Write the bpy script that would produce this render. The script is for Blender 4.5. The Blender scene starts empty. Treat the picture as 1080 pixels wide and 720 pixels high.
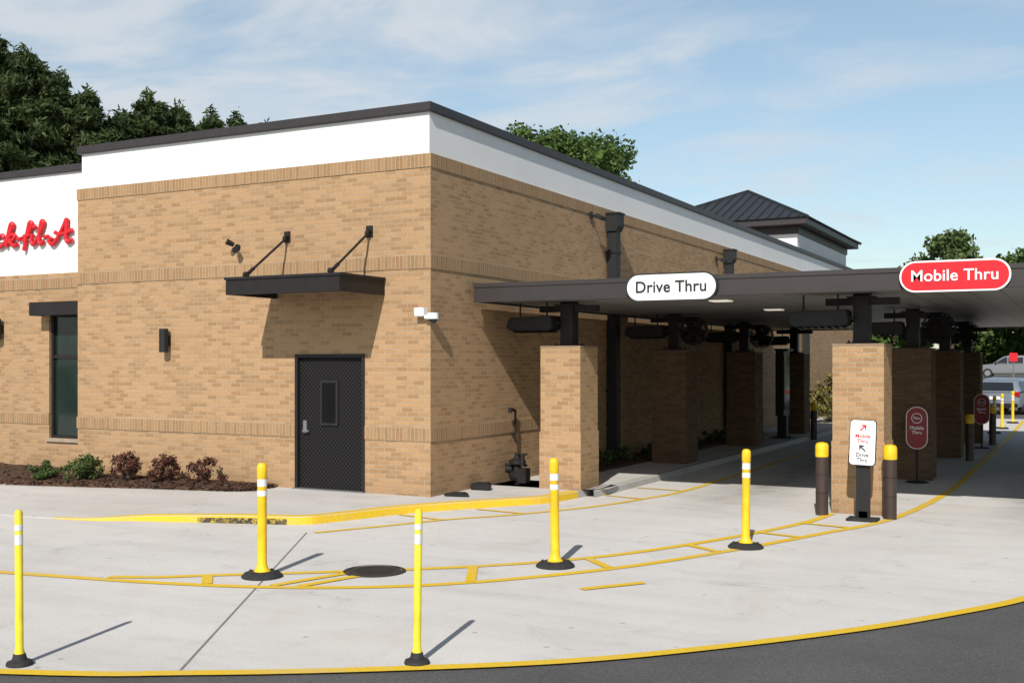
import bpy, bmesh, math, random
import numpy as np
from mathutils import Vector, Matrix
random.seed(7)
scene = bpy.context.scene
col = scene.collection

# ---------------------------------------------------------------- materials
def new_mat(name):
    m = bpy.data.materials.new(name); m.use_nodes = True
    nt = m.node_tree; b = nt.nodes["Principled BSDF"]
    return m, nt, b
def N(nt, t, **kw):
    n = nt.nodes.new(t)
    for k, v in kw.items(): setattr(n, k, v)
    return n
def L(nt, a, b): nt.links.new(a, b)
def rgb(c): return (c[0], c[1], c[2], 1)
def pos_node(nt): return N(nt, "ShaderNodeNewGeometry").outputs["Position"]
def noise(nt, vec, scale, detail=4, rough=.55, dist=0):
    n = N(nt, "ShaderNodeTexNoise"); n.inputs["Scale"].default_value = scale
    n.inputs["Detail"].default_value = detail; n.inputs["Roughness"].default_value = rough
    n.inputs["Distortion"].default_value = dist
    L(nt, vec, n.inputs["Vector"]); return n.outputs["Fac"]
def ramp(nt, fac, stops):
    r = N(nt, "ShaderNodeValToRGB"); e = r.color_ramp.elements
    while len(e) < len(stops): e.new(.5)
    for i, (p, c) in enumerate(stops):
        e[i].position = p; e[i].color = rgb(c) if not isinstance(c, (int, float)) else (c, c, c, 1)
    L(nt, fac, r.inputs["Fac"]); return r.outputs["Color"]
def mix(nt, fac, a, b, mode='MIX'):
    m = N(nt, "ShaderNodeMix", data_type='RGBA', blend_type=mode)
    if isinstance(fac, (int, float)): m.inputs[0].default_value = fac
    else: L(nt, fac, m.inputs[0])
    for s, v in ((6, a), (7, b)):
        if isinstance(v, (tuple, list)): m.inputs[s].default_value = rgb(v)
        else: L(nt, v, m.inputs[s])
    return m.outputs[2]
def math_(nt, op, a, b=None):
    m = N(nt, "ShaderNodeMath", operation=op)
    for i, v in ((0, a), (1, b)):
        if v is None: continue
        if isinstance(v, (int, float)): m.inputs[i].default_value = v
        else: L(nt, v, m.inputs[i])
    return m.outputs[0]
def bump(nt, b, h, strength, dist=.01):
    n = N(nt, "ShaderNodeBump"); n.inputs["Strength"].default_value = strength
    n.inputs["Distance"].default_value = dist
    L(nt, h, n.inputs["Height"]); L(nt, n.outputs[0], b.inputs["Normal"])

def simple(name, c, rough=.5, metal=0, var=.12, scale=6, spec=.5):
    m, nt, b = new_mat(name)
    p = pos_node(nt); f = noise(nt, p, scale, 5)
    lo = [x*(1-var) for x in c]; hi = [min(1, x*(1+var)) for x in c]
    L(nt, ramp(nt, f, [(.3, lo), (.7, hi)]), b.inputs["Base Color"])
    b.inputs["Roughness"].default_value = rough; b.inputs["Metallic"].default_value = metal
    b.inputs["Specular IOR Level"].default_value = spec
    bump(nt, b, noise(nt, p, 60, 3), .08, .004)
    return m

def brick_mat(name, soldier=False, z0=0., c1=(.435,.268,.140), c2=(.270,.158,.078), mortar=(.43,.34,.235)):
    m, nt, b = new_mat(name)
    g = N(nt, "ShaderNodeNewGeometry")
    sp = N(nt, "ShaderNodeSeparateXYZ"); L(nt, g.outputs["Position"], sp.inputs[0])
    sn = N(nt, "ShaderNodeSeparateXYZ"); L(nt, g.outputs["True Normal"], sn.inputs[0])
    gx = math_(nt, 'GREATER_THAN', math_(nt, 'ABSOLUTE', sn.outputs[0]), .5)
    d = math_(nt, 'SUBTRACT', sp.outputs[1], sp.outputs[0])
    u = math_(nt, 'ADD', sp.outputs[0], math_(nt, 'MULTIPLY', gx, d))
    z = math_(nt, 'SUBTRACT', sp.outputs[2], z0)
    cb = N(nt, "ShaderNodeCombineXYZ")
    if soldier: L(nt, z, cb.inputs[0]); L(nt, u, cb.inputs[1])
    else: L(nt, u, cb.inputs[0]); L(nt, z, cb.inputs[1])
    bt = N(nt, "ShaderNodeTexBrick"); L(nt, cb.outputs[0], bt.inputs["Vector"])
    bt.offset = 0 if soldier else .5
    bt.inputs["Scale"].default_value = 1
    bt.inputs["Brick Width"].default_value = .2032; bt.inputs["Row Height"].default_value = .0677
    bt.inputs["Mortar Size"].default_value = .0062; bt.inputs["Mortar Smooth"].default_value = .1
    bt.inputs["Bias"].default_value = -.3
    bt.inputs["Color1"].default_value = rgb(c1); bt.inputs["Color2"].default_value = rgb(c2)
    bt.inputs["Mortar"].default_value = rgb(mortar)
    p = g.outputs["Position"]
    big = ramp(nt, noise(nt, p, .45, 4), [(.3, .95), (.7, 1.04)])
    fine = ramp(nt, noise(nt, p, 40, 4, .6), [(.25, .84), (.75, 1.14)])
    c = mix(nt, 1, bt.outputs["Color"], big, 'MULTIPLY'); c = mix(nt, 1, c, fine, 'MULTIPLY')
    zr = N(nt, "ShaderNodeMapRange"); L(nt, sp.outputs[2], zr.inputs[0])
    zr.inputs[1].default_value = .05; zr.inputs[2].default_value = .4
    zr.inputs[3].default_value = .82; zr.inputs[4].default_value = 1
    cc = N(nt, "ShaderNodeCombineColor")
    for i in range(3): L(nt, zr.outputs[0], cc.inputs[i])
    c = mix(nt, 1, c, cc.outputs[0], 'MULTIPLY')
    L(nt, c, b.inputs["Base Color"]); b.inputs["Roughness"].default_value = .88
    b.inputs["Specular IOR Level"].default_value = .15
    h = math_(nt, 'SUBTRACT', 1, bt.outputs["Fac"])
    h2 = math_(nt, 'ADD', h, math_(nt, 'MULTIPLY', noise(nt, p, 90, 3), .4))
    bump(nt, b, h2, .9, .01)
    return m

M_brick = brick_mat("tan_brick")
M_brick_shade = brick_mat("shade_darkened_brick", c1=(.165,.102,.058), c2=(.10,.06,.034), mortar=(.14,.105,.075))  # tan brick darkened: deep canopy shade is put into the colour
SC = dict(c1=(.36,.222,.115), c2=(.265,.155,.077))
M_sold_top = brick_mat("soldier_brick_top", True, 5.005, **SC)
M_sold_mid = brick_mat("soldier_brick_mid", True, 3.50, **SC)
M_sold_low = brick_mat("soldier_brick_low", True, .92, **SC)

m, nt, b = new_mat("white_stucco"); M_stucco = m
p = pos_node(nt)
L(nt, ramp(nt, noise(nt, p, .7, 4), [(.3, (.73,.73,.72)), (.7, (.78,.78,.77))]), b.inputs["Base Color"])
b.inputs["Roughness"].default_value = .85; bump(nt, b, noise(nt, p, 140, 2), .05, .002)

M_cap = simple("dark_coping_metal", (.040,.034,.036), .5, .2)
M_dark = simple("dark_bronze_metal", (.020,.017,.017), .5, .2, .15, 6, .35)
M_fascia = simple("canopy_fascia_metal", (.050,.043,.042), .45, .3, .1, 2)
M_black = simple("black_plastic", (.014,.014,.014), .55, 0, .15, 6, .35)
M_rubber = simple("black_rubber", (.022,.022,.023), .8, 0, .3, 20)
M_white = simple("white_painted_panel", (.80,.80,.80), .35, 0, .03)
M_red = simple("red_sign_face", (.62,.012,.022), .35, 0, .05)
M_darkred = simple("dark_red_sign_face", (.26,.014,.022), .4, 0, .05)
M_blacktext = simple("black_lettering", (.02,.02,.02), .4)
M_whitetext = simple("white_lettering", (.85,.85,.85), .4, 0, .02)
M_yellowp = simple("yellow_plastic", (.84,.52,.012), .5, 0, .16, 7)
M_yellowf = simple("faded_yellow_plastic", (.80,.66,.035), .55, 0, .16, 7)
M_reflect = simple("white_reflective_band", (.72,.73,.75), .3, 0, .08, 30)
M_brown = simple("brown_bollard_cover", (.045,.028,.022), .5)
M_grey = simple("grey_metal", (.25,.25,.26), .4, .6)
M_stone = simple("cast_stone_cap", (.26,.19,.125), .85, 0, .12, 8)
M_sill = simple("stone_sill", (.33,.27,.20), .85, 0, .12, 8)

m, nt, b = new_mat("soffit_panels"); M_soffit = m
p = pos_node(nt); s = N(nt, "ShaderNodeSeparateXYZ"); L(nt, p, s.inputs[0])
fr = math_(nt, 'FRACT', math_(nt, 'MULTIPLY', s.outputs[0], 1/.4))
ln = math_(nt, 'GREATER_THAN', fr, .05)
c = mix(nt, ln, (.07,.07,.07), (.28,.27,.26))
c = mix(nt, 1, c, ramp(nt, noise(nt, p, 1.1, 4), [(.3, .85), (.7, 1.05)]), 'MULTIPLY')
L(nt, c, b.inputs["Base Color"]); b.inputs["Roughness"].default_value = .4; b.inputs["Metallic"].default_value = .2

def concrete(name, base=.50, tint=(1,.975,.935), stains=True):
    m, nt, b = new_mat(name); p = pos_node(nt)
    c = ramp(nt, noise(nt, p, .35, 7, .6, .4), [(.25, [base*.90*t for t in tint]), (.5, [base*t for t in tint]), (.78, [base*1.06*t for t in tint])])
    c = mix(nt, 1, c, ramp(nt, noise(nt, p, 45, 4, .7), [(.25, .88), (.75, 1.09)]), 'MULTIPLY')
    mp = N(nt, "ShaderNodeMapping"); mp.inputs["Rotation"].default_value = (0, 0, math.radians(-32)); mp.inputs["Scale"].default_value = (.35, 2.4, 1)
    L(nt, p, mp.inputs[0])
    c = mix(nt, 1, c, ramp(nt, noise(nt, mp.outputs[0], 1.0, 6, .65), [(.32, .91), (.55, 1.0)]), 'MULTIPLY')
    if stains:
        f = noise(nt, p, 1.6, 9, .72, .8)
        c = mix(nt, 1, c, ramp(nt, f, [(.30, .72), (.40, .95), (.5, 1)]), 'MULTIPLY')
        f = noise(nt, p, .9, 4, .6, .5)
        c = mix(nt, ramp(nt, f, [(.52, 0), (.74, .45)]), c, [base*.88, base*.81, base*.71], 'MIX')
        v = N(nt, "ShaderNodeTexVoronoi"); v.inputs["Scale"].default_value = 2.3; L(nt, p, v.inputs["Vector"])
        c = mix(nt, 1, c, ramp(nt, v.outputs["Distance"], [(.03, .65), (.07, 1)]), 'MULTIPLY')
        sp = N(nt, "ShaderNodeSeparateXYZ"); L(nt, p, sp.inputs[0])
        wob = math_(nt, 'MULTIPLY', math_(nt, 'SUBTRACT', noise(nt, p, .6, 3), .5), .9)
        for xc in (3.75, 8.25):
            dx = math_(nt, 'ABSOLUTE', math_(nt, 'ADD', math_(nt, 'SUBTRACT', sp.outputs[0], xc), wob))
            on = ramp(nt, math_(nt, 'MULTIPLY', sp.outputs[1], .1), [(.0, 0), (.45, 1)])
            wear = ramp(nt, dx, [(.0, .6), (.5, .3), (1.0, 0)])
            amt = mix(nt, 1, on, wear, 'MULTIPLY')
            amt = mix(nt, 1, amt, ramp(nt, noise(nt, p, 3, 6, .7), [(.3, .4), (.6, 1)]), 'MULTIPLY')
            c = mix(nt, amt, c, (.12,.11,.10))
    L(nt, c, b.inputs["Base Color"]); b.inputs["Roughness"].default_value = .9
    b.inputs["Specular IOR Level"].default_value = .2
    bump(nt, b, noise(nt, p, 160, 3), .25, .003)
    return m
M_conc = concrete("concrete_pavement", .61)
M_walk = concrete("concrete_sidewalk", .55)
M_kerb = concrete("concrete_kerb", .42)

m, nt, b = new_mat("asphalt"); M_asph = m
p = pos_node(nt)
c = ramp(nt, noise(nt, p, 120, 2, .8), [(.28, .035), (.5, .078), (.78, .19)])
c = mix(nt, 1, c, ramp(nt, noise(nt, p, .8, 6), [(.3, .85), (.7, 1.2)]), 'MULTIPLY')
L(nt, c, b.inputs["Base Color"]); b.inputs["Roughness"].default_value = .9
bump(nt, b, noise(nt, p, 110, 3, .7), .8, .006)

def paint(name, c, under, lo=.34):
    m, nt, b = new_mat(name); p = pos_node(nt)
    f = ramp(nt, noise(nt, p, 14, 8, .75), [(lo, 0), (lo+.08, 1)])
    f2 = ramp(nt, noise(nt, p, 1.2, 5, .7), [(.25, .6), (.5, 1)])
    ff = mix(nt, 1, f, f2, 'MULTIPLY')
    cc = mix(nt, ff, under, c)
    cc = mix(nt, 1, cc, ramp(nt, noise(nt, p, 50, 3), [(.3, .85), (.7, 1.05)]), 'MULTIPLY')
    L(nt, cc, b.inputs["Base Color"]); b.inputs["Roughness"].default_value = .7
    return m
M_ypaint = paint("yellow_road_paint", (.76,.50,.02), (.54,.47,.32))
M_kpaint = paint("yellow_kerb_paint", (.74,.48,.015), (.42,.36,.22))
M_kdark = paint("tyre_blackened_kerb", (.035,.032,.03), (.50,.34,.03), .42)
M_joint = simple("pavement_joint_seal", (.20,.19,.175), .9)

m, nt, b = new_mat("grass_ground"); M_grass = m
p = pos_node(nt)
L(nt, ramp(nt, noise(nt, p, .5, 8, .7), [(.3, (.035,.06,.018)), (.7, (.08,.11,.03))]), b.inputs["Base Color"]); b.inputs["Roughness"].default_value = 1

m, nt, b = new_mat("bark_mulch"); M_mulch = m
p = pos_node(nt)
L(nt, ramp(nt, noise(nt, p, 28, 5, .8), [(.3, (.030,.015,.009)), (.55, (.095,.048,.028)), (.8, (.20,.11,.065))]), b.inputs["Base Color"]); b.inputs["Roughness"].default_value = 1
bump(nt, b, noise(nt, p, 40, 4), 1, .03)

def leafmat(name, a, b_, trans=.25, sc=1.3):
    m, nt, b = new_mat(name); p = pos_node(nt)
    f = noise(nt, p, sc, 3); 
    c = ramp(nt, f, [(.3, a), (.7, b_)])
    g = N(nt, "ShaderNodeNewGeometry")
    c = mix(nt, 1, c, ramp(nt, g.outputs["Random Per Island"], [(0, .6), (1, 1.35)]), 'MULTIPLY')
    L(nt, c, b.inputs["Base Color"]); b.inputs["Roughness"].default_value = .6
    b.inputs["Specular IOR Level"].default_value = .3
    t = N(nt, "ShaderNodeBsdfTranslucent"); L(nt, c, t.inputs["Color"])
    mx = N(nt, "ShaderNodeMixShader"); mx.inputs[0].default_value = trans
    out = nt.nodes["Material Output"]
    L(nt, b.outputs[0], mx.inputs[1]); L(nt, t.outputs[0], mx.inputs[2]); L(nt, mx.outputs[0], out.inputs["Surface"])
    return m
M_pine = leafmat("pine_needles", (.032,.060,.020), (.090,.125,.040), .35, .8)
M_leaf = leafmat("broadleaf_foliage", (.045,.090,.020), (.11,.175,.040), .3, .9)
M_leaf2 = leafmat("pale_broadleaf_foliage", (.07,.11,.035), (.14,.19,.065))
M_shrub = leafmat("green_shrub_leaves", (.045,.085,.02), (.11,.15,.045), .25, 8)
M_redsh = leafmat("red_shrub_leaves", (.075,.042,.025), (.17,.062,.05), .25, 10)
M_pinksh = leafmat("flowering_shrub_leaves", (.10,.14,.03), (.30,.22,.08), .25, 6)
M_shrub2 = leafmat("yellow_green_shrub_leaves", (.10,.16,.025), (.20,.25,.05), .25, 6)
m, nt, b = new_mat("tree_bark"); M_bark = m
p = pos_node(nt); L(nt, ramp(nt, noise(nt, p, 9, 5, .7), [(.3, (.04,.028,.02)), (.7, (.13,.095,.07))]), b.inputs["Base Color"]); b.inputs["Roughness"].default_value = 1

m, nt, b = new_mat("window_glass"); M_glass = m
p = pos_node(nt); L(nt, ramp(nt, noise(nt, p, 1.5, 3), [(.3, (.008,.016,.013)), (.7, (.016,.030,.024))]), b.inputs["Base Color"])
b.inputs["Roughness"].default_value = .06; b.inputs["Specular IOR Level"].default_value = .5
M_dglass = simple("dark_door_glass", (.006,.006,.007), .12, 0, .1, 3, .3)

m, nt, b = new_mat("black_patterned_door"); M_door = m
p = pos_node(nt); s = N(nt, "ShaderNodeSeparateXYZ"); L(nt, p, s.inputs[0])
d1 = math_(nt, 'ADD', s.outputs[0], s.outputs[2]); d2 = math_(nt, 'SUBTRACT', s.outputs[0], s.outputs[2])
w1 = math_(nt, 'PINGPONG', d1, .035); w2 = math_(nt, 'PINGPONG', d2, .035)
mn = math_(nt, 'MINIMUM', w1, w2); ed = math_(nt, 'LESS_THAN', mn, .006)
c = mix(nt, ed, (.008,.0075,.008), (.030,.028,.029))
L(nt, c, b.inputs["Base Color"]); b.inputs["Roughness"].default_value = .6; b.inputs["Specular IOR Level"].default_value = .1
bump(nt, b, ed, .3, .003)

M_roof = simple("dark_seamed_metal", (.040,.044,.048), .4, .4)

# ---------------------------------------------------------------- builders
def empty(name, loc=(0,0,0), label=None, cat=None, group=None, rotz=0, parent=None):
    e = bpy.data.objects.new(name, None); e.empty_display_size = .2
    e.location = loc; e.rotation_euler = (0, 0, rotz); col.objects.link(e)
    if parent: e.parent = parent
    if label: e["label"] = label
    if cat: e["category"] = cat
    if group: e["group"] = group
    return e
def tag(o, label=None, cat=None, group=None, kind=None):
    if label: o["label"] = label
    if cat: o["category"] = cat
    if group: o["group"] = group
    if kind: o["kind"] = kind
    return o
class MB:
    def __init__(s): s.bm = bmesh.new()
    def box(s, x0, x1, y0, y1, z0, z1):
        M = Matrix.Translation(((x0+x1)/2, (y0+y1)/2, (z0+z1)/2)) @ Matrix.Diagonal((abs(x1-x0), abs(y1-y0), abs(z1-z0), 1))
        bmesh.ops.create_cube(s.bm, size=1, matrix=M); return s
    def tbox(s, M, sx, sy, sz):
        bmesh.ops.create_cube(s.bm, size=1, matrix=M @ Matrix.Diagonal((sx, sy, sz, 1))); return s
    def cyl(s, p0, p1, r0, r1=None, seg=16, caps=True):
        r1 = r0 if r1 is None else r1
        p0, p1 = Vector(p0), Vector(p1); d = p1-p0
        M = Matrix.Translation((p0+p1)/2) @ d.to_track_quat('Z', 'Y').to_matrix().to_4x4()
        bmesh.ops.create_cone(s.bm, cap_ends=caps, segments=seg, radius1=r0, radius2=r1, depth=d.length, matrix=M); return s
    def sph(s, c, r, sx=1, sy=1, sz=1, seg=16):
        bmesh.ops.create_uvsphere(s.bm, u_segments=seg, v_segments=seg//2, radius=r, matrix=Matrix.Translation(c) @ Matrix.Diagonal((sx, sy, sz, 1))); return s
    def lathe(s, prof, c=(0,0,0), seg=28):
        rings = []
        for r, z in prof:
            if r < 1e-5: rings.append([s.bm.verts.new((c[0], c[1], c[2]+z))])
            else: rings.append([s.bm.verts.new((c[0]+r*math.cos(2*math.pi*i/seg), c[1]+r*math.sin(2*math.pi*i/seg), c[2]+z)) for i in range(seg)])
        for a, b in zip(rings, rings[1:]):
            for i in range(seg):
                j = (i+1) % seg
                if len(a) == 1 and len(b) == 1: continue
                if len(a) == 1: s.bm.faces.new((a[0], b[i], b[j]))
                elif len(b) == 1: s.bm.faces.new((a[i], a[j], b[0]))
                else: s.bm.faces.new((a[i], a[j], b[j], b[i]))
        return s
    def xzprism(s, pts, y0, y1):
        a = [s.bm.verts.new((x, y0, z)) for x, z in pts]; b = [s.bm.verts.new((x, y1, z)) for x, z in pts]
        s.bm.faces.new(a); s.bm.faces.new(b[::-1]); n = len(pts)
        for i in range(n): s.bm.faces.new((a[i], b[i], b[(i+1) % n], a[(i+1) % n]))
        return s
    def xyprism(s, pts, z0, z1):
        a = [s.bm.verts.new((x, y, z0)) for x, y in pts]; b = [s.bm.verts.new((x, y, z1)) for x, y in pts]
        s.bm.faces.new(a[::-1]); s.bm.faces.new(b); n = len(pts)
        for i in range(n): s.bm.faces.new((a[i], a[(i+1) % n], b[(i+1) % n], b[i]))
        return s
    def poly(s, pts):
        s.bm.faces.new([s.bm.verts.new(p) for p in pts]); return s
    def fin(s, name, mat, parent=None, bevel=0, smooth=False, loc=(0,0,0), seg=2):
        if bevel: bmesh.ops.bevel(s.bm, geom=list(s.bm.edges), offset=bevel, segments=seg, affect='EDGES', clamp_overlap=True)
        bmesh.ops.recalc_face_normals(s.bm, faces=s.bm.faces)
        me = bpy.data.meshes.new(name); s.bm.to_mesh(me); s.bm.free()
        me.materials.append(mat)
        if smooth:
            for f in me.polygons: f.use_smooth = True
            try: me.set_sharp_from_angle(angle=math.radians(40))
            except Exception: pass
        o = bpy.data.objects.new(name, me); o.location = loc; col.objects.link(o)
        if parent: o.parent = parent
        return o
def copy_thing(src, loc, rotz=None):
    n = src.copy(); n.location = loc
    if rotz is not None: n.rotation_euler = (0, 0, rotz)
    col.objects.link(n)
    def rec(a, b):
        for c in list(a.children):
            cc = c.copy(); col.objects.link(cc); cc.parent = b; rec(c, cc)
    rec(src, n); return n
def catmull(pts, n=8):
    P = [Vector(p) for p in pts]; out = []
    for i in range(len(P)-1):
        p0 = P[i-1] if i else P[0]*2-P[1]; p1, p2 = P[i], P[i+1]
        p3 = P[i+2] if i+2 < len(P) else P[-1]*2-P[-2]
        for k in range(n):
            t = k/n
            out.append(.5*((2*p1)+(p2-p0)*t+(2*p0-5*p1+4*p2-p3)*t*t+(3*p1-p0-3*p2+p3)*t**3))
    out.append(P[-1]); return out
def ribbon(mb, pts, w, z=None):
    pts = [Vector(p) for p in pts]; prev = None
    for i, p in enumerate(pts):
        d = (pts[min(i+1, len(pts)-1)]-pts[max(i-1, 0)]); nn = Vector((-d.y, d.x)); nn.normalize()
        zz = z if z is not None else p.z
        a = mb.bm.verts.new((p.x+nn.x*w/2, p.y+nn.y*w/2, zz)); b = mb.bm.verts.new((p.x-nn.x*w/2, p.y-nn.y*w/2, zz))
        if prev: mb.bm.faces.new((prev[0], prev[1], b, a))
        prev = (a, b)
def rrect(cx, cz, w, h, r, n=8):
    pts = []
    for (sx, sz, a0) in ((1, 1, 0), (-1, 1, 90), (-1, -1, 180), (1, -1, 270)):
        for k in range(n+1):
            a = math.radians(a0+90*k/n)
            pts.append((cx+sx*(w/2-r)+r*math.cos(a), cz+sz*(h/2-r)+r*math.sin(a)))
    return pts
def text(s, size, loc, mat, name, parent, bold=.0, ext=.004, space=1.0, rotz=0):
    cu = bpy.data.curves.new(name, 'FONT'); cu.body = s; cu.size = size; cu.extrude = ext; cu.offset = bold
    cu.align_x = 'CENTER'; cu.align_y = 'CENTER'; cu.space_character = space; cu.resolution_u = 6
    o = bpy.data.objects.new("tmp", cu); col.objects.link(o)
    bpy.context.view_layer.update()
    dg = bpy.context.evaluated_depsgraph_get()
    me = bpy.data.meshes.new_from_object(o.evaluated_get(dg)); bpy.data.objects.remove(o)
    me.materials.clear(); me.materials.append(mat); me.name = name
    t = bpy.data.objects.new(name, me); t.location = loc; t.rotation_euler = (math.radians(90), 0, rotz)
    col.objects.link(t); t.parent = parent; return t

# ---------------------------------------------------------------- ground and pavements
g = MB(); g.poly([(-900,-900,-.03), (900,-900,-.03), (900,1500,-.03), (-900,1500,-.03)])
tag(g.fin("ground", M_grass), kind="structure")
g = MB(); g.poly([(-120,-60,-.012), (120,-60,-.012), (120,56,-.012), (-120,56,-.012)])
tag(g.fin("road", M_asph), kind="structure")
edge = [(-40,-17.5), (-20,-14.2), (-8,-11.9), (-2,-10.4), (2.1,-8.91), (3.28,-8.33), (4.36,-7.66), (5.41,-6.88), (6.2,-6.05), (7.02,-5.02), (7.62,-4.1), (8.15,-3.14), (8.75,-1.6), (9.25,.4), (9.55,3), (9.7,7), (9.75,20), (9.75,31)]
ed = catmull([(x, y, 0) for x, y in edge], 6)
mb = MB()
vs = [mb.bm.verts.new((p.x, p.y, -.002)) for p in ed] + [mb.bm.verts.new((-40, 31, -.002))]
f = mb.bm.faces.new(vs); bmesh.ops.triangulate(mb.bm, faces=[f])
tag(mb.fin("pavement", M_conc), kind="structure")

mb = MB()
def jl(a, b, w=.009): ribbon(mb, [Vector((a[0], a[1], 0)).lerp(Vector((b[0], b[1], 0)), t/8) for t in range(9)], w, .0015)
jl((3.17,-8.33), (.1,-3.05), .016)
jl((9.7,5.2), (2.0,5.2)); jl((9.75,10), (2,10)); jl((9.75,15), (2,15)); jl((9.75,20), (2,20)); jl((7.9,5.2), (7.9,30))
tag(mb.fin("pavement_joints", M_joint), kind="structure")

mb = MB()
ribbon(mb, [p for p in ed], .115, .004)
outer = catmull([(-9,-7.6,0), (-4,-7.05,0), (-1.01,-6.53,0), (.93,-6.16,0), (2.26,-5.68,0), (3.32,-4.91,0), (4.32,-3.57,0), (5.05,-2.05,0), (5.75,-.20,0), (6.33,1.6,0), (6.64,4.98,0), (6.68,9,0), (6.68,20,0), (6.6,30,0)], 8)
ribbon(mb, outer, .115, .004)
inner = catmull([(.15,-6.20,0), (.6,-5.98,0), (.95,-5.70,0), (1.77,-5.10,0), (3.05,-4.06,0), (4.02,-2.86,0), (4.78,-1.2,0), (5.35,.6,0), (5.5,1.7,0)], 8)
ribbon(mb, inner, .115, .004)
def seg(a, b, w=.10): ribbon(mb, [Vector((a[0], a[1], 0)), Vector((b[0], b[1], 0))], w, .0065)
for a, b in (((1.25,-6.02), (.98,-5.72)), ((1.85,-5.8), (2.15,-4.85)), ((2.1,-5.7), (2.42,-4.62)), ((3.42,-4.78), (3.05,-4.08)),
             ((4.32,-3.5), (3.85,-3.05)), ((5.02,-2.05), (4.55,-1.75)), ((5.58,-.6), (5.0,-.45)), ((5.95,.45),(5.3,.6))):
    seg(a, b, .10)
seg((4.5,-4.6), (4.90,-4.05), .10)
near = catmull([(.2,-3.02,0), (.62,-2.2,0), (1.05,-1.3,0), (1.63,-.45,0), (2.25,.8,0), (2.6,2.1,0), (2.8,3.25,0), (2.85,6,0), (2.85,18,0)], 8)
ribbon(mb, near, .10, .004)
for a, b in (((.25,-1.2), (1.05,-1.35)), ((.9,-.2), (1.7,-.3)), ((1.75,2.2), (2.6,2.0)), ((1.95,3.4), (2.8,3.3))): seg(a, b, .08)
tag(mb.fin("road_markings", M_ypaint), kind="structure")

inn = [(-16,.65,.1), (-7.4,.65,.1), (-3.8,.05,.1), (-2.6,.05,.1), (-1.2,.05,.1), (-.5,.05,.1), (-.2,.05,.1), (-.05,.05,.1), (-.05,.1,.1), (-.05,.5,.1), (-.05,1.3,.1), (-.05,2.8,.1), (-.05,4.6,.1), (-.05,34.3,.1)]
out = [(-16,-3.85,.006), (-7.4,-3.78,.006), (-3.7,-3.66,.008), (-2.4,-3.24,.07), (-1.3,-2.87,.1), (-.42,-2.56,.1), (-.17,-2.18,.1), (.26,-1.01,.1), (.9,0,.1), (1.44,.77,.1), (1.60,1.48,.1), (1.72,2.8,.1), (1.9,4.6,.1), (1.95,34.3,.1)]
inn_s = catmull(inn, 5); out_s = catmull(out, 5)
mb = MB()
for i in range(len(inn_s)-1):
    a, b, c, d = inn_s[i], inn_s[i+1], out_s[i+1], out_s[i]
    mb.poly([a, b, c, d]); mb.poly([d, c, (c.x, c.y, -.02), (d.x, d.y, -.02)])
tag(mb.fin("sidewalk", M_walk), kind="structure")
def kerb(i0, i1, name, mat):
    mb = MB(); prev = None
    for i in range(i0, i1+1):
        p = out_s[i]; d = out_s[min(i+1, len(out_s)-1)]-out_s[max(i-1, 0)]; n = Vector((d.y, -d.x, 0)).normalized()
        o_ = p+n*.006; q = p-n*(.15 if i > 12 else .08)
        cur = (Vector((q.x, q.y, p.z+.004)), Vector((o_.x-n.x*.02, o_.y-n.y*.02, p.z+.004)), Vector((o_.x, o_.y, p.z-.01)), Vector((o_.x+n.x*.01, o_.y+n.y*.01, -.001)))
        cur = [mb.bm.verts.new(v) for v in cur]
        if prev:
            for k in range(3): mb.bm.faces.new((prev[k], prev[k+1], cur[k+1], cur[k]))
        prev = cur
    return tag(mb.fin(name, mat, smooth=False), kind="structure")
kerb(10, 51, "yellow_kerb", M_kpaint)
kerb(51, 65, "kerb", M_kerb)
mb = MB()
for i in range(18, 24):
    a, b = out_s[i], out_s[i+1]; d = b-a; n = Vector((d.y, -d.x, 0)).normalized()*.022
    mb.poly([(a.x+n.x, a.y+n.y, a.z-.028), (b.x+n.x, b.y+n.y, b.z-.028), (b.x+n.x, b.y+n.y, .002), (a.x+n.x, a.y+n.y, .002)])
tag(mb.fin("kerb_face", M_kdark), kind="structure")

def mulch(st, name, nx=60, ny=14, z=.13, chips=2500):
    mb = MB(); xs = [s[0] for s in st]; grid = []
    def at(x):
        for a, b in zip(st, st[1:]):
            if a[0] <= x <= b[0]:
                t = (x-a[0])/(b[0]-a[0]); return a[1]+(b[1]-a[1])*t, a[2]+(b[2]-a[2])*t
        return st[-1][1], st[-1][2]
    for i in range(nx+1):
        x = xs[0]+(xs[-1]-xs[0])*i/nx; y0, y1 = at(x); row = []
        for j in range(ny+1):
            t = j/ny; ed_ = min(i, nx-i, j, ny-j)
            h = z+random.uniform(-.015, .02)+.03*math.sin(math.pi*t) if ed_ else -.0
            row.append(mb.bm.verts.new((x+random.uniform(-.01,.01), y0+(y1-y0)*t+random.uniform(-.015,.015), h)))
        grid.append(row)
    for i in range(nx):
        for j in range(ny): mb.bm.faces.new((grid[i][j], grid[i+1][j], grid[i+1][j+1], grid[i][j+1]))
    for _ in range(chips):
        x = random.uniform(xs[0], xs[-1]); y0, y1 = at(x); y = random.uniform(min(y0,y1)-.04, max(y0,y1))
        c = Vector((x, y, z+.035*math.sin(math.pi*max(0,(y-y0)/(y1-y0)))+.01)); a = random.uniform(0, 6.3); l = random.uniform(.015, .05); w = random.uniform(.006, .018)
        u = Vector((math.cos(a), math.sin(a), random.uniform(-.4,.4)))*l; v = Vector((-math.sin(a), math.cos(a), random.uniform(-.4,.4)))*w
        mb.poly([c+u+v, c-u+v, c-u-v, c+u-v])
    return tag(mb.fin(name, M_mulch), kind="structure")
mulch([(-15.8,-2.3,.58), (-7.47,-1.62,.58)], "mulch_bed", 60, 16, .12)
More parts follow.
